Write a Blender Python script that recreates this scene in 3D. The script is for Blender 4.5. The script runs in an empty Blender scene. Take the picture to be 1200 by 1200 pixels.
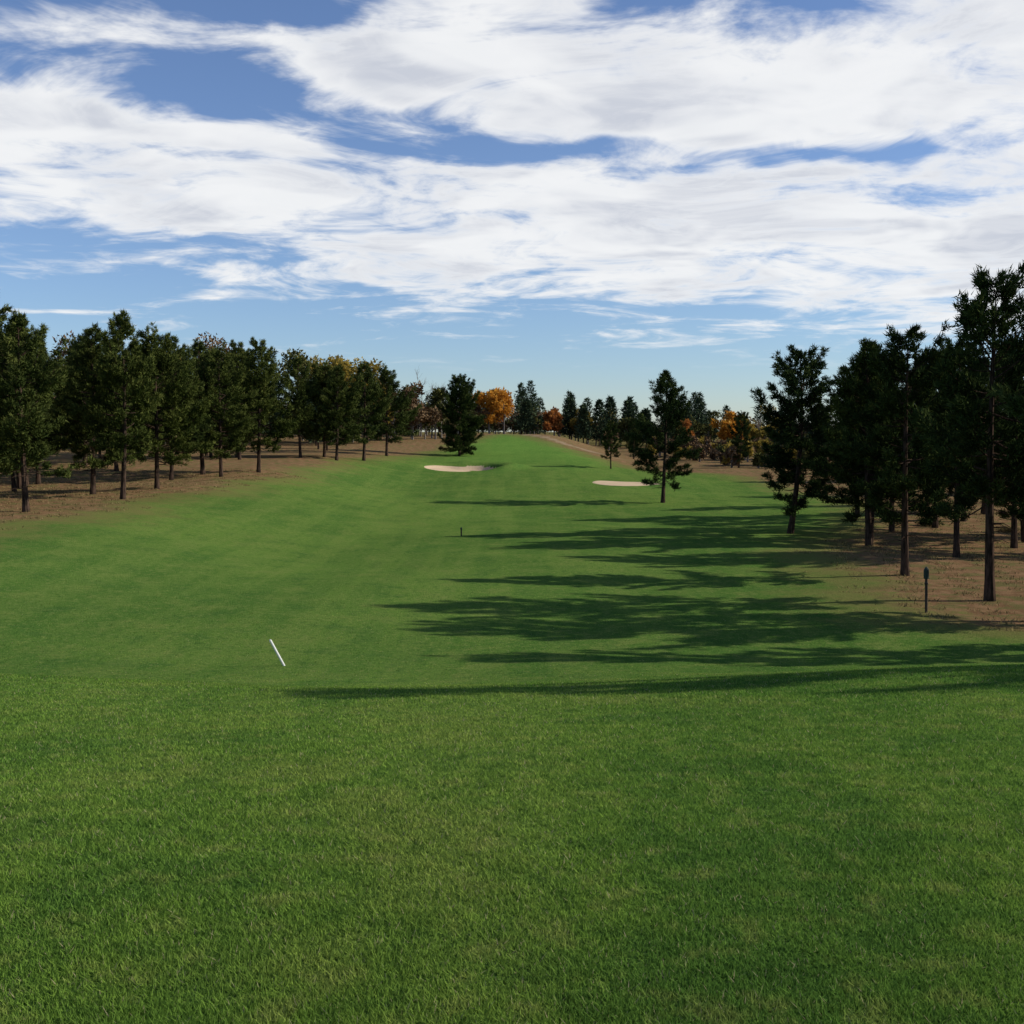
import bpy, math, numpy as np
from mathutils import Vector
sc = bpy.context.scene
sc.view_settings.view_transform='Standard'; sc.view_settings.look='None'; sc.view_settings.exposure=0
EZ=1.6
def ss(a,b,x):
    t=np.clip((x-a)/(b-a),0,1); return t*t*(3-2*t)
# ---------------------------------------------------------------- terrain
_T=np.arange(-80,3000,0.5)
def table(pts):
    p=np.array(pts,float); v=np.interp(_T,p[:,0],p[:,1])
    def sm(v,s):
        k=np.arange(-int(4*s/0.5),int(4*s/0.5)+1)*0.5; w=np.exp(-k*k/(2*s*s)); w/=w.sum()
        n=len(k)//2; return np.convolve(np.pad(v,n,'edge'),w,'valid')
    a=sm(v,1.6); b=sm(v,6.0); m=ss(30,60,_T); return a*(1-m)+b*m
near=[(-80,-1.6),(0,-1.6),(3,-1.68),(6,-2.02),(10,-2.62),(14.5,-3.28),(19,-4.36),(24,-5.55)]
TC=table(near+[(28,-6.18),(32,-6.38),(41,-6.4),(72,-6.7),(102,-6.6),(130,-5.6),(150,-4.6),(170,-3.8),(200,-2.4),(240,-0.8),(262,-0.6),(300,-2.0),(400,-2.5),(3000,-3)])
TL=table(near+[(28,-6.0),(50,-4.9),(64,-4.7),(80,-4.6),(100,-4.2),(133,-3.1),(156,-3.0),(171,-2.9),(200,-2.0),(240,-1.0),(300,-1.5),(400,-2.0),(3000,-3)])
TR=table(near+[(28,-6.2),(41,-6.3),(72,-6.6),(102,-6.6),(150,-5.6),(200,-4.9),(250,-4.2),(300,-3.6),(400,-3.0),(3000,-3)])
BUNK=[(-7.0,145.0,4.6,6.0,1.15),(12.9,123.5,3.8,4.2,0.4)]
def bunk_sdf(X,Y,b):
    cx,cy,rx,ry,dp=b
    a=np.arctan2((Y-cy)/ry,(X-cx)/rx); r=np.hypot((X-cx)/rx,(Y-cy)/ry)
    return r/(1+0.14*np.sin(2*a+1)+0.1*np.sin(3*a+.5))
def H(X,Y):
    X=np.asarray(X,float);Y=np.asarray(Y,float)
    c=np.interp(Y,_T,TC);l=np.interp(Y,_T,TL);r=np.interp(Y,_T,TR)
    wl=1-ss(-27,-8,X); wr=ss(6,24,X)
    z=c+(l-c)*wl+(r-c)*wr
    nb=ss(4,12,Y)*(1-ss(22,32,Y))
    z=z+nb*(0.22*np.tanh((X-1.5)/5.0)+0.22*np.exp(-((X+9)/4)**2))
    z=z+0.05*np.sin(X*.33+1)*np.sin(Y*.27)+0.025*np.sin(X*.9+Y*.5)*np.sin(Y*.8)*ss(4,10,Y)
    z=z+0.18*ss(20,60,Y)*np.sin(X*.13+.6)*np.sin(Y*.11+1)+0.07*ss(20,40,Y)*np.sin(X*.31+Y*.2)*np.sin(Y*.29+1)
    z=z+0.5*ss(250,400,Y)*np.sin(X*.02)*np.sin(Y*.013)
    for b in BUNK:
        q=bunk_sdf(X,Y,b); dp=b[4]
        side=ss(0,1.0,(Y-b[1])/b[3]*.6+(X-b[0])/b[2]*.7)
        rt=ss(-.8,1.0,(Y-b[1])/b[3]*.3+(X-b[0])/b[2]*.8)
        z=z-dp*(.3+.7*rt)*(1-ss(0.8,1.02,q))+.45*dp*np.exp(-((q-1.28)/0.3)**2)*side
    return z+EZ
def curve_x(Y,pts):
    p=np.array(pts,float); return np.interp(Y,p[:,0],p[:,1])
def needle_mask(X,Y):
    wob=0.9*np.sin(Y*.31)+0.6*np.sin(Y*.83+1)+.5*np.sin(Y*1.7)
    xl=curve_x(Y,[(-50,-70),(20,-60),(36,-34),(46,-27.5),(56,-26),(75,-25.3),(100,-22.8),(130,-22),(150,-18.5),(180,-13.5),(215,-9),(245,-3),(300,0)])+wob
    left=xl-X
    xr=curve_x(Y,[(-50,60),(20,40),(30,24),(34,16.8),(38,14.2),(45,14.3),(55,17),(66,19),(75,25),(100,32),(140,30),(152,19),(170,14),(200,9.5),(245,1),(300,0)])+wob*.8
    right=X-xr
    return np.maximum(left,right)
# ---------------------------------------------------------------- node helpers
class N:
    def __init__(s,nt): s.nt=nt
    def new(s,t,**k):
        n=s.nt.nodes.new(t)
        for a,b in k.items(): setattr(n,a,b)
        return n
    def link(s,a,b): s.nt.links.new(a,b)
    def put(s,sock,v):
        if hasattr(v,'is_output'): s.link(v,sock)
        else:
            try: sock.default_value=v
            except Exception: sock.default_value=(v,v,v)
    def m(s,op,a,b=None,c=None,clamp=False):
        n=s.new('ShaderNodeMath',operation=op); n.use_clamp=clamp
        s.put(n.inputs[0],a)
        if b is not None: s.put(n.inputs[1],b)
        if c is not None: s.put(n.inputs[2],c)
        return n.outputs[0]
    def v(s,op,a,b=None,out=0):
        n=s.new('ShaderNodeVectorMath',operation=op); s.put(n.inputs[0],a)
        if b is not None: s.put(n.inputs[1],b)
        return n.outputs[out]
    def noise(s,vec,scale,detail=3,rough=.55,dist=0,color=False,dim='2D'):
        n=s.new('ShaderNodeTexNoise'); n.noise_dimensions=dim; s.link(vec,n.inputs['Vector'])
        n.inputs['Scale'].default_value=scale;n.inputs['Detail'].default_value=detail
        n.inputs['Roughness'].default_value=rough;n.inputs['Distortion'].default_value=dist
        return n.outputs['Color' if color else 'Fac']
    def mr(s,x,a,b,c=0,d=1,smooth=True):
        n=s.new('ShaderNodeMapRange'); n.interpolation_type='SMOOTHSTEP' if smooth else 'LINEAR'
        s.put(n.inputs[0],x)
        for i,q in enumerate((a,b,c,d)): s.put(n.inputs[i+1],q)
        return n.outputs[0]
    def mix(s,f,a,b,mode='MIX'):
        n=s.new('ShaderNodeMix',data_type='RGBA',blend_type=mode)
        s.put(n.inputs[0],f)
        for i,q in ((6,a),(7,b)):
            if isinstance(q,tuple): q=tuple(q)+((1,) if len(q)==3 else ())
            s.put(n.inputs[i],q)
        return n.outputs[2]
    def attr(s,name,out='Fac'):
        n=s.new('ShaderNodeAttribute',attribute_name=name); return n.outputs[out]
def newmat(name):
    m=bpy.data.materials.new(name); m.use_nodes=True; m.node_tree.nodes.clear()
    return m,N(m.node_tree)
def finish(n,col,rough=.8,bump=None,bs=.3,bd=.05,transl=None,spec=.2):
    if spec>0:
        p=n.new('ShaderNodeBsdfPrincipled'); n.put(p.inputs['Base Color'],col if not isinstance(col,tuple) else col+(1,))
        n.put(p.inputs['Roughness'],rough); p.inputs['Specular IOR Level'].default_value=spec
    else:
        p=n.new('ShaderNodeBsdfDiffuse'); n.put(p.inputs['Color'],col if not isinstance(col,tuple) else col+(1,))
    if bump is not None:
        b=n.new('ShaderNodeBump'); b.inputs['Strength'].default_value=bs; b.inputs['Distance'].default_value=bd
        n.link(bump,b.inputs['Height']); n.link(b.outputs[0],p.inputs['Normal'])
    out=n.new('ShaderNodeOutputMaterial'); res=p.outputs[0]
    if transl:
        t=n.new('ShaderNodeBsdfTranslucent'); n.put(t.inputs[0],col if not isinstance(col,tuple) else col+(1,))
        mx=n.new('ShaderNodeMixShader'); mx.inputs[0].default_value=transl
        n.link(res,mx.inputs[1]); n.link(t.outputs[0],mx.inputs[2]); res=mx.outputs[0]
    n.link(res,out.inputs[0])
def grass_color(n,lite=False):
    pos=n.new('ShaderNodeNewGeometry').outputs['Position']
    big=n.noise(pos,.055,2,.6); mid=n.noise(pos,.5,3,.65)
    st=n.v('MULTIPLY',pos,(.55,.03,.1)); band=n.noise(st,1.0,2,.6)
    c=n.mix(n.mr(big,.38,.62),(.076,.153,.027),(.110,.190,.034))
    c=n.mix(n.m('MULTIPLY',n.mr(mid,.48,.72),.6),c,(.160,.205,.050))
    c=n.mix(n.m('MULTIPLY',n.mr(mid,.48,.28),.6),c,(.052,.118,.026))
    c=n.mix(n.m('MULTIPLY',n.mr(band,.5,.6),.3),c,(.140,.205,.044))
    c=n.mix(n.m('MULTIPLY',n.mr(band,.48,.38),.28),c,(.055,.13,.025))
    sm=n.noise(pos,4.0,2,.7)
    c=n.mix(n.m('MULTIPLY',n.mr(sm,.52,.75),.5),c,(.19,.22,.067))
    c=n.mix(n.m('MULTIPLY',n.mr(sm,.48,.25),.5),c,(.043,.096,.021))
    return pos,c
# ground material
mg,n=newmat('ground_grass')
pos,g=grass_color(n)
fine=n.noise(pos,16,4,.75); mid=n.noise(pos,1.3,3,.65)
fx=n.noise(pos,.9,3,.7)
g=n.mix(n.mr(fine,.3,.55,.5,0),g,(.035,.08,.018))
g=n.mix(n.mr(fine,.52,.75,0,.5),g,(.20,.255,.07))
gm=n.attr('green'); g=n.mix(n.m('MULTIPLY',gm,.65),g,(.12,.235,.042))
nd=n.attr('needle')
nd2=n.m('ADD',nd,n.m('MULTIPLY',n.m('SUBTRACT',fx,.5),7.0))
rough=n.mix(n.mr(fine,.3,.7),(.13,.125,.038),(.19,.165,.06))
g=n.mix(n.m('MULTIPLY',n.mr(nd2,-5.5,-.2),.75),g,rough)
brown=n.mix(n.mr(mid,.35,.65),(.125,.066,.033),(.22,.13,.066))
brown=n.mix(n.m('MULTIPLY',n.mr(fine,.3,.7),.5),brown,(.30,.19,.10))
brown=n.mix(n.m('MULTIPLY',n.mr(fx,.48,.6),.65),brown,(.11,.12,.04))
g=n.mix(n.mr(nd2,-.8,1.4),g,brown)
far=n.attr('far'); g=n.mix(far,g,(.14,.115,.042))
pa=n.attr('path'); g=n.mix(pa,g,(.34,.26,.17))
finish(n,g,.9,fine,.7,.06,spec=0)
mb,n=newmat('grass_blade'); pos,g=grass_color(n)
t=n.attr('tone'); g=n.mix(t,n.mix(1,g,(.75,.82,.7),'MULTIPLY'),n.mix(1,g,(2.3,2.1,1.85),'MULTIPLY'))
g=n.mix(n.mr(t,.972,.98),g,(.38,.34,.19)); finish(n,g,.6,transl=.4,spec=0)
def leafmat(name,a,b,c,tr=.15):
    m,n=newmat(name); t=n.attr('tone'); oi=n.new('ShaderNodeObjectInfo').outputs['Random']
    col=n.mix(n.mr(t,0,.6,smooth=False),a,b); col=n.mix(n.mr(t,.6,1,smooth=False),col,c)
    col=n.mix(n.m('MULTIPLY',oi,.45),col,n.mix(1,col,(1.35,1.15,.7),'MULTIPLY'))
    finish(n,col,.65,transl=tr,spec=0); return m
M_needle_backlit=leafmat('pine_needles_backlit',(.012,.020,.008),(.032,.050,.016),(.072,.094,.028),None)  # albedo lowered: the backlit darkness is put into the needle colour
M_needleL=leafmat('pine_needles_light',(.018,.030,.010),(.060,.080,.022),(.13,.15,.045),None)
M_far_hazed=leafmat('far_needles_hazed',(.02,.034,.022),(.04,.060,.032),(.07,.09,.045),None)  # slightly lighter and bluer, distance haze mixed into the needle colour
M_or=leafmat('orange_leaves',(.36,.14,.02),(.58,.28,.04),(.70,.42,.09),.35)
M_red=leafmat('rust_leaves',(.20,.07,.025),(.38,.15,.04),(.48,.24,.06),.35)
M_ye=leafmat('yellow_leaves',(.16,.12,.025),(.30,.22,.045),(.45,.34,.08),.35)
M_ol=leafmat('olive_leaves',(.05,.055,.02),(.10,.10,.03),(.16,.14,.05),None)
M_br=leafmat('brown_leaves',(.08,.05,.03),(.17,.11,.06),(.25,.17,.095),None)
M_dry=leafmat('dry_grass',(.10,.08,.035),(.22,.17,.08),(.34,.27,.13),.25)
def bark(name,a,b):
    m,n=newmat(name); tc=n.new('ShaderNodeTexCoord').outputs['Object']
    v=n.v('MULTIPLY',tc,(9,9,1.6)); f=n.noise(v,1.0,3,.7,dim='3D')
    finish(n,n.mix(n.mr(f,.35,.65),a,b),.9,f,.8,.04,spec=0); return m
M_bark=bark('pine_bark',(.022,.017,.013),(.085,.055,.04)); M_gb=bark('grey_bark',(.10,.09,.08),(.25,.22,.19))
ms,n=newmat('bunker_sand'); pos=n.new('ShaderNodeNewGeometry').outputs['Position']
f=n.noise(pos,6,5,.6); finish(n,n.mix(f,(.46,.33,.20),(.62,.47,.31)),.95,f,.4,.05,spec=0)
# ---------------------------------------------------------------- mesh builder
class MB:
    def __init__(s): s.v=[];s.nv=0;s.f3=[];s.m3=[];s.t3=[];s.f4=[];s.m4=[];s.t4=[]
    def add(s,v,f,mat,tone):
        f=np.asarray(f)+s.nv; s.v.append(np.asarray(v,float)); s.nv+=len(v)
        mm=np.full(len(f),mat); tt=np.broadcast_to(tone,(len(f),)).astype(float)
        if f.shape[1]==3: s.f3.append(f);s.m3.append(mm);s.t3.append(tt)
        else: s.f4.append(f);s.m4.append(mm);s.t4.append(tt)
    def tube(s,P,R,sides,mat,tone=.5,rng=None):
        P=np.asarray(P,float);k=len(P);T=np.gradient(P,axis=0);T/=np.linalg.norm(T,axis=1)[:,None]+1e-9
        ref=np.where(np.abs(T[:,2:3])>.9,np.array([[1,0,0]]),np.array([[0,0,1]]))
        A=np.cross(T,ref);A/=np.linalg.norm(A,axis=1)[:,None];B=np.cross(T,A)
        an=np.arange(sides)*2*math.pi/sides
        V=P[:,None]+np.asarray(R)[:,None,None]*(A[:,None]*np.cos(an)[None,:,None]+B[:,None]*np.sin(an)[None,:,None])
        F=[]
        for i in range(k-1):
            for j in range(sides):
                F.append((i*sides+j,i*sides+(j+1)%sides,(i+1)*sides+(j+1)%sides,(i+1)*sides+j))
        s.add(V.reshape(-1,3),F,mat,tone)
    def tris(s,a,b,c,mat,tone):
        nn=len(a);V=np.stack([a,b,c],1).reshape(-1,3);s.add(V,np.arange(nn*3).reshape(-1,3),mat,tone)
    def mesh(s,name,mats,smooth=False):
        me=bpy.data.meshes.new(name);V=np.concatenate(s.v)
        me.vertices.add(len(V));me.vertices.foreach_set('co',V.astype('f').ravel())
        f3=np.concatenate(s.f3) if s.f3 else np.zeros((0,3),int);f4=np.concatenate(s.f4) if s.f4 else np.zeros((0,4),int)
        me.loops.add(f3.size+f4.size);me.loops.foreach_set('vertex_index',np.concatenate([f3.ravel(),f4.ravel()]).astype('i'))
        me.polygons.add(len(f3)+len(f4))
        ls=np.concatenate([np.arange(len(f3))*3,f3.size+np.arange(len(f4))*4])
        me.polygons.foreach_set('loop_start',ls.astype('i'))
        mi=np.concatenate(s.m3+s.m4).astype('i');me.polygons.foreach_set('material_index',mi)
        me.polygons.foreach_set('use_smooth',np.full(len(mi),smooth))
        me.update(calc_edges=True)
        at=me.attributes.new('tone','FLOAT','FACE');at.data.foreach_set('value',np.concatenate(s.t3+s.t4).astype('f'))
        for m in mats: me.materials.append(m)
        return me
def obj(name,me,loc=(0,0,0),rz=0,sc_=(1,1,1)):
    o=bpy.data.objects.new(name,me);sc.collection.objects.link(o);o.location=loc;o.rotation_euler=(0,0,rz);o.scale=sc_;return o
def unit(v): return v/(np.linalg.norm(v,axis=-1,keepdims=True)+1e-9)
def tufts(mbd,C,D,nper,ln,w,mat,tone,rng,spread=.9,up=.25):
    n_=len(C);Cc=np.repeat(C,nper,0);Dd=np.repeat(unit(D),nper,0)
    d=unit(Dd+rng.normal(0,spread,(n_*nper,3))*.8+np.array([0,0,up]))
    L=ln*rng.uniform(.6,1.25,(n_*nper,1));pr=unit(np.cross(d,rng.normal(0,1,(n_*nper,3))))
    st=Cc+rng.normal(0,ln*.22,(n_*nper,3))
    tn=np.clip(np.repeat(tone,nper)+rng.normal(0,.16,n_*nper),0,1)
    mbd.tris(st-pr*w/2,st+pr*w/2,st+d*L,mat,tn)
def pine(Ht,cs,R,seed,nb=95,dens=1.0,top=.55,skirt=.5,mat=None,nl=.27,nw=.06,irr=1.0):
    rng=np.random.default_rng(seed);b=MB()
    zz=np.linspace(0,1,12);bend=rng.normal(0,.012,2)*Ht
    TX=bend[0]*np.sin(zz*2.6)*1.2;TY=bend[1]*np.sin(zz*2.2)
    P=np.stack([TX,TY,zz*Ht*.97-.15],1);rad=.0145*Ht*(1-zz)**.8+.015; rad[0]*=1.25
    b.tube(P,rad,9,0)
    C=[];D=[];Tn=[]
    lobes=rng.uniform(0,6.28,4)
    for i in range(nb):
        s=((i+rng.uniform(0,1))/nb)**.95; z=(cs+(1-cs)*s)*Ht*.97+rng.normal(0,.15)
        prof=(1-s)**top*(skirt+(1-skirt)*min(1,s/.35))+.04
        az=i*2.399+rng.normal(0,.5)
        lob=1+irr*(.22*math.sin(az*2+lobes[0]+s*5)+.16*math.sin(az*3+lobes[1]+s*9)+.12*math.sin(s*17+lobes[2]))
        L=R*prof*rng.uniform(.55,1.15)*lob
        el=math.radians(-6+62*s**1.2+rng.normal(0,15))
        cx=np.interp(z/Ht,zz,TX);cy=np.interp(z/Ht,zz,TY)
        u=np.linspace(0,1,6)
        hx=np.array([math.cos(az),math.sin(az),0])
        PP=np.array([cx,cy,z])+hx*(u*L*math.cos(el))[:,None]
        PP[:,2]+=u*L*math.sin(el)+L*rng.uniform(.05,.4)*u**2.2-(L*.08*np.sin(u*3.1))
        PP+=np.cross(hx,[0,0,1])*(rng.normal(0,.1)*L*u**2)[:,None]
        b.tube(PP,(.012+.010*L)*(1-u*.85),4,0)
        ns=max(4,int(7*L*dens))
        side=np.cross(hx,[0,0,1]); bt=rng.normal(0,.13)
        for k in range(ns):
            uu=rng.uniform(.2,1)**.75;p=np.array([np.interp(uu,u,PP[:,j]) for j in range(3)])
            sl=L*.34*(1.2-uu)*rng.uniform(.4,1.2)+.15
            sg=rng.choice([-1,1]);dd=unit(hx*.8+side*sg*rng.uniform(.1,1.0)+np.array([0,0,rng.uniform(-.3,.95)]))
            nt=max(2,int(sl/.2))
            for q in range(nt):
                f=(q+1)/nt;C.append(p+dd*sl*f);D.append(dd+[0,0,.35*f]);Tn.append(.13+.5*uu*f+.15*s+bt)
        C.append(PP[-1]);D.append(PP[-1]-PP[-2]);Tn.append(.7)
    for i in range(8):
        z=rng.uniform(cs*.5,cs)*Ht;az=rng.uniform(0,6.28);L=rng.uniform(.3,1.2)
        b.tube([[0,0,z],[math.cos(az)*L*.6,math.sin(az)*L*.6,z+.03],[math.cos(az)*L,math.sin(az)*L,z-.12]],[.03,.018,.008],4,0)
    C=np.array(C);D=np.array(D);Tn=np.array(Tn)
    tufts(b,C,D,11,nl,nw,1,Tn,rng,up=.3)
    return b.mesh('pine_mesh',[M_bark,mat or M_needle_backlit])
# ---------------------------------------------------------------- ground
def axis(dense,lo,hi,gr=1.12):
    a=list(dense);st=dense[1]-dense[0];s=st
    while a[0]>lo: s*=gr;a.insert(0,a[0]-s)
    s=dense[-1]-dense[-2]
    while a[-1]<hi: s*=gr;a.append(a[-1]+s)
    return np.array(a)
xs=axis(np.arange(-42,42,.4),-2500,2500);ys=axis(np.concatenate([np.arange(-8,36,.33),np.arange(36,180,.5)]),-600,3000)
GX,GY=np.meshgrid(xs,ys);GZ=H(GX,GY)
V=np.stack([GX,GY,GZ],-1).reshape(-1,3);nx=len(xs);ny=len(ys)
ii,jj=np.meshgrid(np.arange(nx-1),np.arange(ny-1));a=(jj*nx+ii).ravel()
b=MB();b.add(V,np.stack([a,a+1,a+nx+1,a+nx],1),0,.5);me=b.mesh('ground',[mg],True)
def fa(me,name,val):
    at=me.attributes.new(name,'FLOAT','POINT');at.data.foreach_set('value',val.ravel().astype('f'))
fa(me,'needle',np.clip(needle_mask(GX,GY),-20,20))
gr=np.exp(-(((GX-3)/11)**4+((GY-200)/50)**4)); fa(me,'green',gr*(needle_mask(GX,GY)<0))
fa(me,'far',ss(262,290,GY+0*GX))
px=curve_x(GY,[(150,26),(170,21),(200,13.5),(230,5.5),(250,0),(300,-8)])
fa(me,'path',.6*(1-ss(.5,1.4,np.abs(GX-px)))*ss(175,200,GY)*(1-ss(280,300,GY)))
obj('ground',me)
# bunkers
for bk in BUNK:
    cx,cy,rx,ry,dp=bk;nr,na=16,64;A=np.arange(na)*2*math.pi/na;Rr=np.linspace(0.001,.97,nr)
    RR,AA=np.meshgrid(Rr,A,indexing='ij');q=RR*(1+0.14*np.sin(2*AA+1)+0.1*np.sin(3*AA+.5))*1.0
    X=cx+q*rx*np.cos(AA);Y=cy+q*ry*np.sin(AA);Z=H(X,Y)+.07
    Z[-1]-=.15
    F=[(i*na+j,i*na+(j+1)%na,(i+1)*na+(j+1)%na,(i+1)*na+j) for i in range(nr-1) for j in range(na)]
    b=MB();b.add(np.stack([X,Y,Z],-1).reshape(-1,3),np.array(F)[:,::-1],0,.5);obj('sand_bunker',b.mesh('sand_bunker',[ms],True))
# ---------------------------------------------------------------- grass blades
rng=np.random.default_rng(5)
NB=850000;y0,y1,pw=2.0,46.0,.65
u=rng.random(NB);Y=(y0**(-pw)+u*(y1**(-pw)-y0**(-pw)))**(-1/pw);X=rng.uniform(-1,1,NB)*(.52*Y+1.2)
kp=(needle_mask(X,Y)<-1.5)&(rng.random(NB)<1-ss(34,46,Y));X=X[kp];Y=Y[kp];NB=len(X)
cl=np.sin(X*7+np.sin(Y*5)*2)*np.sin(Y*8+np.sin(X*6)*2)
hh=(.015+.013*rng.random(NB)+.004*cl)*(1+Y*.012)*(1-.35*ss(11,22,Y));w=.0032*(1+np.minimum(Y,30)*.25)
an=rng.uniform(0,6.28,NB);ln=rng.uniform(0,1.5,NB)*hh;la=rng.uniform(0,6.28,NB)
Z=H(X,Y)-.003;dx=np.cos(an)*w/2;dy=np.sin(an)*w/2
A=np.stack([X-dx,Y-dy,Z],1);B_=np.stack([X+dx,Y+dy,Z],1);C=np.stack([X+np.cos(la)*ln,Y+np.sin(la)*ln,Z+hh],1)
b=MB();b.tris(A,B_,C,0,rng.random(NB));obj('grass',b.mesh('grass',[mb]))
# ---------------------------------------------------------------- pines
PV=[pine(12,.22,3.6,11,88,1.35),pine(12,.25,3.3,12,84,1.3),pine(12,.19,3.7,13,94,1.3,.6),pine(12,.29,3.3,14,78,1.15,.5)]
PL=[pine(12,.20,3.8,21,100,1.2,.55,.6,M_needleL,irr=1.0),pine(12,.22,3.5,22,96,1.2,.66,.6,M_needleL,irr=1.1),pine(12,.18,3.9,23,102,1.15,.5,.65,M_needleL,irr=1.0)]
PD=pine(12,.06,4.1,31,150,1.45,.42,.75,M_needle_backlit,irr=.5)
rng=np.random.default_rng(9)
def place(name,me,X,Y,h,rz=None,wd=1.0):
    k=h/12;return obj(name,me,(X,Y,float(H(X,Y))-.02),rng.uniform(0,6.28) if rz is None else rz,(k*wd,k*wd,k))
for i,(X,Y,h) in enumerate([(-33,58,12.3),(-28.4,64,11.5),(-34,71,13),(-30.6,80,11.6),(-27,76,12.8),(-27.2,84,11.6),(-29.8,96,12),(-29.0,103,12.4),(-26.5,100,11.2),(-24.7,107,12.3),(-25.6,133,12),(-23.4,137,11.2),(-21.4,134,11),(-18.9,140,12.4),(-17.8,156,12)]):
    place('pine_tree',PL[i%3],X,Y,h,wd=rng.uniform(.92,1.12))
for i in range(24):
    Y=rng.uniform(66,150);X=-36-rng.uniform(0,22) if Y<110 else -31-rng.uniform(0,25)
    place('pine_tree',PL[i%3],X,Y,rng.uniform(10.5,13.4))
place('pine_tree',PD,-8.2,171,11.9)
for i,(X,Y,h,v,wd) in enumerate([(18.0,41,12.0,3,1.0),(17.3,48,10.7,1,1.05),(20.6,63,11.5,2,1.1),(21.3,65,10.5,3,1.05),(17.8,70,11.7,2,1.1),(28.5,62,11.5,1,1),(25,72,11.5,2,1),(29,75,12,0,1),(33,80,12,1,1),(27,55,12,3,.9),(31,66,12,2,1),(26.5,84,11.5,0,1),(13.9,101,11.9,2,1.02),
    (20.0,36.4,12.4,0,1.0),(20.8,30.8,12,1,.78),(19.6,14.8,12.0,0,.9),(36,95,12,1,1),(40,70,12.5,0,1),(37,86,12,2,1),(44,110,12,1,1),(22.8,56,11,1,.95),(34,58,12,0,1)]):
    place('pine_tree',PV[v],X,Y,h,wd=wd)
place('pine_tree',PV[1],13.5,150,6.5); place('pine_tree',PV[0],21,190,7); place('pine_tree',PV[2],33,160,8)
# ---------------------------------------------------------------- distant tree line (one mass)
b=MB();rng=np.random.default_rng(77)
FM=[M_bark,M_far_hazed,M_or,M_red,M_ye,M_ol,M_br,M_gb]
def farpine(X,Y,h,n_=1500):
    z0=float(H(X,Y));b.tube([[X,Y,z0-1],[X,Y,z0+h*.95]],[.18,.03],5,0)
    s=rng.random(n_)**1.15;R=h*rng.uniform(.2,.28)*(1-s)**.65+.1;a=rng.uniform(0,6.28,n_);r=R*np.sqrt(rng.random(n_))*(1+.3*np.sin(a*3+s*14))
    C=np.stack([X+r*np.cos(a),Y+r*np.sin(a),z0+h*(.14+.86*s)],1);D=np.stack([np.cos(a),np.sin(a),.3+0*a],1)
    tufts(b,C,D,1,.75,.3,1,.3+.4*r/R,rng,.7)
def fartree(X,Y,h,mat,n_=1500,fill=1.0):
    z0=float(H(X,Y));b.tube([[X,Y,z0-1],[X+.1,Y,z0+h*.5],[X,Y,z0+h*.9]],[.22,.12,.03],5,7)
    k=14;CC=np.stack([rng.normal(0,h*.15,k),rng.normal(0,h*.15,k),rng.uniform(.32,.9,k)*h],1)
    CC[:,:2]*=(1.25-np.abs(CC[:,2:3]/h-.55)*1.3)
    for c in CC:
        b.tube([[X,Y,z0+c[2]*.55],[X+c[0],Y+c[1],z0+c[2]]],[.08,.03],4,7)
    idx=rng.integers(0,k,n_);o=rng.normal(0,1,(n_,3));o=unit(o)*(rng.random((n_,1))**.5)*h*.13*rng.uniform(.7,1.2,(k,1))[idx]
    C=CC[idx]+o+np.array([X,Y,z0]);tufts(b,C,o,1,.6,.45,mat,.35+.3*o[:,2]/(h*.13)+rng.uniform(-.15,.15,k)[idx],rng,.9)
def bare(X,Y,h):
    z0=float(H(X,Y))
    def rec(p,d,L,r,dep):
        q=p+d*L;b.tube([p,(p+q)/2+rng.normal(0,L*.04,3),q],[r,r*.8,r*.6],4,7)
        if dep==0: return
        for _ in range(3 if dep>1 else 4): rec(q-d*L*rng.uniform(0,.4),unit(d+rng.normal(0,.42,3)+[0,0,.15]),L*rng.uniform(.55,.8),r*.55,dep-1)
    rec(np.array([X,Y,z0-.5]),np.array([0,0,1.]),h*.34,.16,4)
for i in range(190):
    X=rng.uniform(-170,190);Y=rng.uniform(275,345)
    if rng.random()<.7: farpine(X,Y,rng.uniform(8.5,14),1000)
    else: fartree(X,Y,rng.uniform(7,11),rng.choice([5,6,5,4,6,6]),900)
for i in range(170):   # understorey scrub closing the gaps
    X=-170+360*(i+rng.random())/170;fartree(X,rng.uniform(272,288),rng.uniform(4.5,7.5),rng.choice([5,6,5,5,1]),420)
for i in range(60):
    X=rng.uniform(-60,-8);fartree(X,rng.uniform(225,250),rng.uniform(4,7),rng.choice([5,6,5,6,4]),420)
for i in range(26): bare(rng.uniform(-150,120),rng.uniform(262,300),rng.uniform(8,12))
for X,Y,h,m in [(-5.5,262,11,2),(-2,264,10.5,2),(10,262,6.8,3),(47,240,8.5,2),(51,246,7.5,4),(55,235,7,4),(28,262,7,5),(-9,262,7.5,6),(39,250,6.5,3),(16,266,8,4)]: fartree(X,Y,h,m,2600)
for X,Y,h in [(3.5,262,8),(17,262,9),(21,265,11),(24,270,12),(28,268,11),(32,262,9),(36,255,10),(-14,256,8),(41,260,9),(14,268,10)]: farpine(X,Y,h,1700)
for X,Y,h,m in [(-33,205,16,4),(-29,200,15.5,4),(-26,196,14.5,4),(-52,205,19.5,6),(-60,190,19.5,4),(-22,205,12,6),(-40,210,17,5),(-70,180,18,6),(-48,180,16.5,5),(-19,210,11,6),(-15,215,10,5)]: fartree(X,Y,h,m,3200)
for X,Y,h in [(-24,215,16),(-20,218,16),(-17,214,15.5),(-14,220,15),(-11,225,13),(-27,218,17),(-57,200,20),(-36,215,17)]: bare(X,Y,h)
for i in range(40):
    Y=rng.uniform(160,215);farpine(rng.uniform(-110,-24),Y,rng.uniform(9,12),1300)
for i in range(24): farpine(rng.uniform(45,120),rng.uniform(110,200),rng.uniform(8,12),1500)
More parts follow.
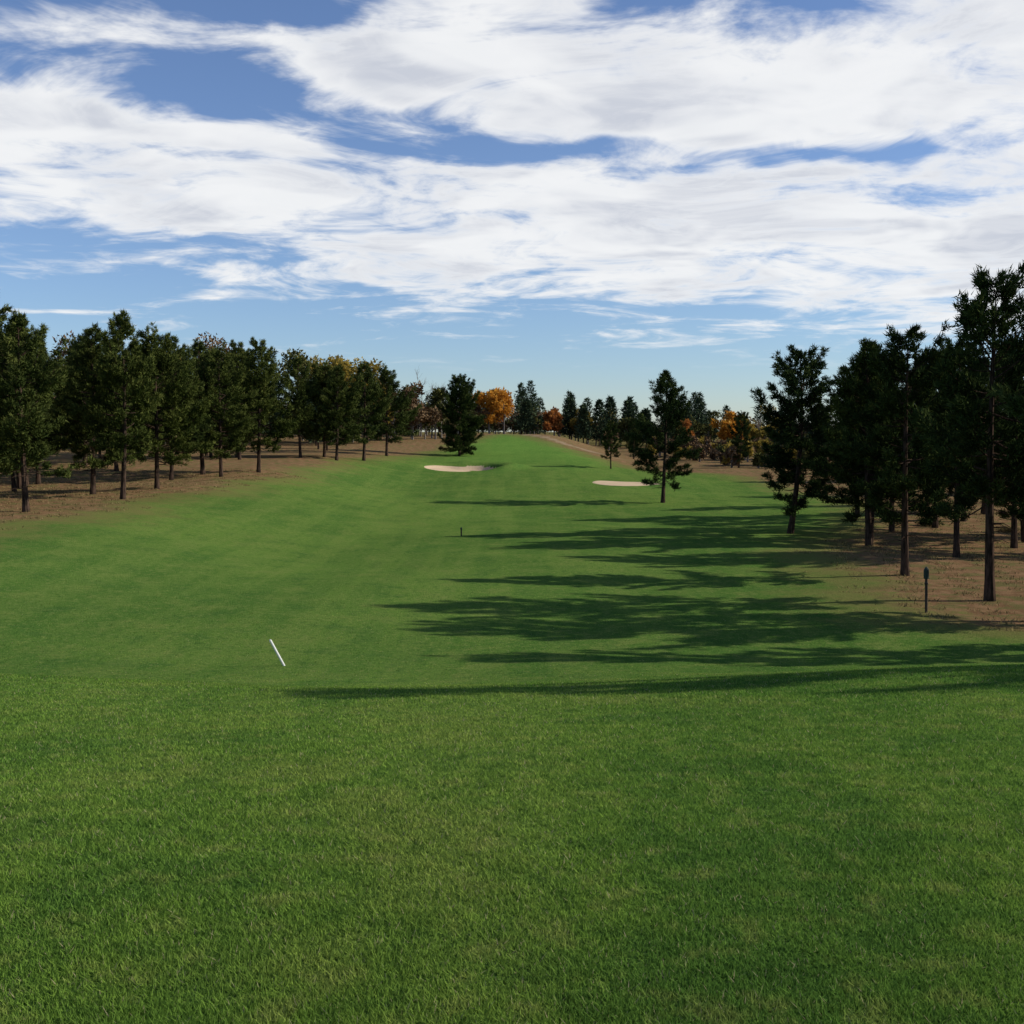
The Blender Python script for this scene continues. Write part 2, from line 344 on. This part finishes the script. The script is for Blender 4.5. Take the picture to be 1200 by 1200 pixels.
for i in range(90):
    Y=rng.uniform(158,240);X=rng.uniform(20+(240-Y)*.12,60)
    fartree(X,Y,rng.uniform(1.3,3.8),rng.choice([4,6,5,6]),350)
obj('distant_tree_line',b.mesh('distant_tree_line',FM))
# ---------------------------------------------------------------- shrubs under right trees
def shrub(seed,mat,n_=900):
    b=MB();r=np.random.default_rng(seed)
    for i in range(14):
        a=r.uniform(0,6.28);l=r.uniform(.5,1.1);b.tube([[0,0,-.05],[math.cos(a)*l*.4,math.sin(a)*l*.4,l*.6],[math.cos(a)*l*.8,math.sin(a)*l*.8,l]],[.02,.012,.005],4,0)
    o=unit(r.normal(0,1,(n_,3)))*(r.random((n_,1))**.45)*np.array([1.0,.9,.6])*(1+.25*np.sin(r.uniform(0,6,(n_,1))));o[:,2]=np.abs(o[:,2])+.15
    tufts(b,o,o,3,.16,.06,1,.3+.4*o[:,2],r);return b.mesh('shrub_mesh',[M_bark,mat])
S=[shrub(1,M_needle_backlit),shrub(2,M_ol),shrub(3,M_dry)]
rng=np.random.default_rng(14)
for i in range(9):
    Y=rng.uniform(70,110);X=rng.uniform(24,32)+(Y-60)*.3
    k=rng.uniform(.4,.9);obj('shrub',S[rng.choice([0,1,1,2,2])],(X,Y,float(H(X,Y))),rng.uniform(0,6.28),(k,k,k*rng.uniform(.5,.9)))
NB=60000;Y=rng.uniform(30,110,NB*3);X=np.where(rng.random(NB*3)<.5,rng.uniform(-48,-20,NB*3),rng.uniform(12,42,NB*3))
nm=needle_mask(X,Y)+np.sin(X*1.3)*np.sin(Y*1.1)*1.5;k=(nm>-.5)&(np.sin(X*2.1+Y)*np.sin(Y*1.7-X*.6)>.15);X=X[k][:NB];Y=Y[k][:NB];m_=len(X)
hh=rng.uniform(.04,.16,m_);P=np.stack([X,Y,H(X,Y)-.01],1);an=rng.uniform(0,6.28,m_);dv=np.stack([np.cos(an),np.sin(an),0*an],1)*.025
b=MB();b.tris(P-dv,P+dv,P+np.stack([rng.normal(0,.08,m_),rng.normal(0,.08,m_),hh],1),0,rng.random(m_));obj('dry_grass',b.mesh('dry_grass',[M_dry]))
# ---------------------------------------------------------------- stakes and posts
def solid(name,col,rough=.6):
    m,n=newmat(name);tc=n.new('ShaderNodeTexCoord').outputs['Object'];f=n.noise(tc,14,4,.6,dim='3D')
    finish(n,n.mix(n.m('MULTIPLY',f,.5),col,tuple(c*.6 for c in col)),rough,f,.2,.01);return m
M_w=solid('white_paint',(.75,.75,.70));M_wd=solid('dark_wood',(.06,.045,.03));M_red2=solid('dark_green_paint',(.03,.05,.035))
def lathe(prof,mat,sides=12):
    b=MB();an=np.arange(sides)*2*math.pi/sides;V=[];F=[]
    for z,r in prof:
        for q in an: V.append((r*math.cos(q),r*math.sin(q),z))
    for i in range(len(prof)-1):
        for j in range(sides): F.append((i*sides+j,i*sides+(j+1)%sides,(i+1)*sides+(j+1)%sides,(i+1)*sides+j))
    b.add(V,F,0,.5);return b.mesh('turned',[mat])
st=obj('white_stake',lathe([(-.12,.004),(-.02,.03),(0,.034),(.78,.034),(.81,.03),(.825,.015),(.827,.0005)],M_w))
st.location=(-6.1,29.0,float(H(-6.1,29.0)));st.rotation_euler=(math.radians(12),math.radians(-24),0)
def empty(name,loc):
    e=bpy.data.objects.new(name,None);sc.collection.objects.link(e);e.location=loc;return e
def child(p,name,me,loc=(0,0,0)):
    o=bpy.data.objects.new(name,me);sc.collection.objects.link(o);o.parent=p;o.location=loc;return o
X,Y=14.55,38.2;e=empty('marker_post',(X,Y,float(H(X,Y))));e.rotation_euler=(0,math.radians(-1.5),0)
child(e,'post',lathe([(-.2,.05),(0,.05),(1.3,.045),(1.302,.001)],M_wd))
child(e,'head',lathe([(1.18,.04),(1.2,.085),(1.22,.09),(1.5,.09),(1.53,.08),(1.58,.05),(1.62,.025),(1.63,.001)],M_red2))
child(e,'collar',lathe([(.98,.048),(1.0,.065),(1.05,.065),(1.07,.048)],M_wd))
X,Y=-3.2,69;e=empty('fairway_marker',(X,Y,float(H(X,Y))))
child(e,'stake',lathe([(-.1,.03),(0,.045),(.42,.045),(.421,.001)],M_wd));child(e,'cap',lathe([(.4,.05),(.42,.06),(.52,.06),(.56,.03),(.562,.001)],M_red2))
# ---------------------------------------------------------------- sun and sky
SE=29.0;dirn=Vector((-1,-.05,0)).normalized()*math.cos(math.radians(SE));dirn.z=-math.sin(math.radians(SE))
L=bpy.data.lights.new('sun','SUN');L.energy=5.0;L.angle=math.radians(.5);L.color=(1,.94,.82)
lo=bpy.data.objects.new('sun',L);sc.collection.objects.link(lo);lo.rotation_euler=dirn.to_track_quat('-Z','Y').to_euler()
w=bpy.data.worlds.new('World');sc.world=w;w.use_nodes=True;w.node_tree.nodes.clear();n=N(w.node_tree)
w.cycles.sampling_method='NONE'
sky=n.new('ShaderNodeTexSky',sky_type='NISHITA');sky.sun_disc=False;sky.sun_elevation=math.radians(SE);sky.sun_rotation=math.radians(87)
sky.air_density=1.0;sky.dust_density=.2;sky.ozone_density=3.0;sky.altitude=300
d=n.new('ShaderNodeTexCoord').outputs['Generated'];sp=n.new('ShaderNodeSeparateXYZ');n.link(d,sp.inputs[0])
x,y,z=sp.outputs
az=n.m('MULTIPLY',n.m('ARCTAN2',x,y),57.2958);el=n.m('MULTIPLY',n.m('ARCSINE',z),57.2958)
zi=n.m('ADD',n.m('MAXIMUM',z,0.0),.11)
cb=n.new('ShaderNodeCombineXYZ');n.put(cb.inputs[0],n.m('DIVIDE',x,zi));n.put(cb.inputs[1],n.m('DIVIDE',y,zi));plane=cb.outputs[0]
wp=n.noise(plane,1.3,3,.6,color=True);wv=n.v('MULTIPLY',n.v('SUBTRACT',wp,(.5,.5,.5)),(12,5.0,0))
ae=n.new('ShaderNodeCombineXYZ');n.put(ae.inputs[0],az);n.put(ae.inputs[1],el);AE=n.v('ADD',ae.outputs[0],wv)
blobs=[(-22,13.4,9,2.8,1),(-10,11.8,10,2.4,1),(3,10.2,11,2.8,1),(15,9.4,10,3.1,1),(25,8.3,9,3.5,1),
 (-6,18.0,6,2.2,.95),(4.5,17.8,9,2.7,1),(15.5,16.8,9,2.7,1),(25,16,7,3.5,1),(-19,18.6,7,1.0,.85),(5,22,9,.9,.7),(-14,22.4,9,.7,.6),(-13,7.6,8,.7,.6),(20,21.0,5,1.4,.6),
 (-13,15.6,6,1.1,-.95),(2,14,9,.7,-.65),(15.5,13.3,6,.5,-.6),(11,21,6,.75,-.9),(-18,20.7,8,1.1,-.95)]
acc=None
for a0,e0,sa,se,am in blobs:
    q=n.v('MULTIPLY',n.v('SUBTRACT',AE,(a0,e0,0)),(1/sa,1/se,0));l=n.v('DOT_PRODUCT',q,q,out=1)
    g=n.m('MULTIPLY',n.m('EXPONENT',n.m('MULTIPLY',l,-.9)),am);acc=g if acc is None else n.m('ADD',acc,g)
acc=n.m('MINIMUM',acc,1.0)
out=n.m('MULTIPLY',n.mr(n.m('ABSOLUTE',az),30,50),n.mr(el,4,12));out2=n.mr(el,22,30);acc=n.m('ADD',acc,n.m('MULTIPLY',n.m('MAXIMUM',out,out2),.12))
f1=n.noise(n.v('MULTIPLY',plane,(.75,1.1,1)),2.0,7,.64,.5);f2=n.noise(n.v('ADD',plane,(7,3,0)),6.0,4,.6,.5)
f3=n.noise(n.v('ADD',n.v('MULTIPLY',plane,(.8,1,1)),(2,5,1)),2.6,3,.5,.3)
den=n.m('ADD',acc,n.m('ADD',n.m('MULTIPLY',n.m('SUBTRACT',f1,.5),2.6),n.m('MULTIPLY',n.m('SUBTRACT',f2,.5),.9)))
cov=n.mr(den,.12,.98);cov=n.m('MULTIPLY',cov,n.mr(el,2.5,5.5))
thick=n.mr(den,.6,1.3)
shade=n.mix(n.m('MULTIPLY',thick,n.mr(f3,.38,.62)),(9.0,9.1,9.2),(6.1,6.4,7.1))
shade=n.mix(n.mr(f2,.4,.65,0,.3),shade,(9.6,9.6,9.6))
tint=n.mix(n.mr(el,0,14),(.90,1.02,1.24),(1.08,1.10,1.27))
skc=n.mix(1,sky.outputs[0],tint,'MULTIPLY')
col=n.mix(n.m('MULTIPLY',cov,.95),skc,shade)
bg=n.new('ShaderNodeBackground');n.link(col,bg.inputs[0]);bg.inputs[1].default_value=.1
wo=n.new('ShaderNodeOutputWorld');n.link(bg.outputs[0],wo.inputs[0])
# ---------------------------------------------------------------- camera
cd=bpy.data.cameras.new('camera');cd.sensor_width=36;cd.lens=38.6;cd.clip_end=6000;cd.clip_start=.05
co=bpy.data.objects.new('camera',cd);sc.collection.objects.link(co);co.location=(0,0,EZ);co.rotation_euler=(math.radians(90-4.22),0,0);sc.camera=co
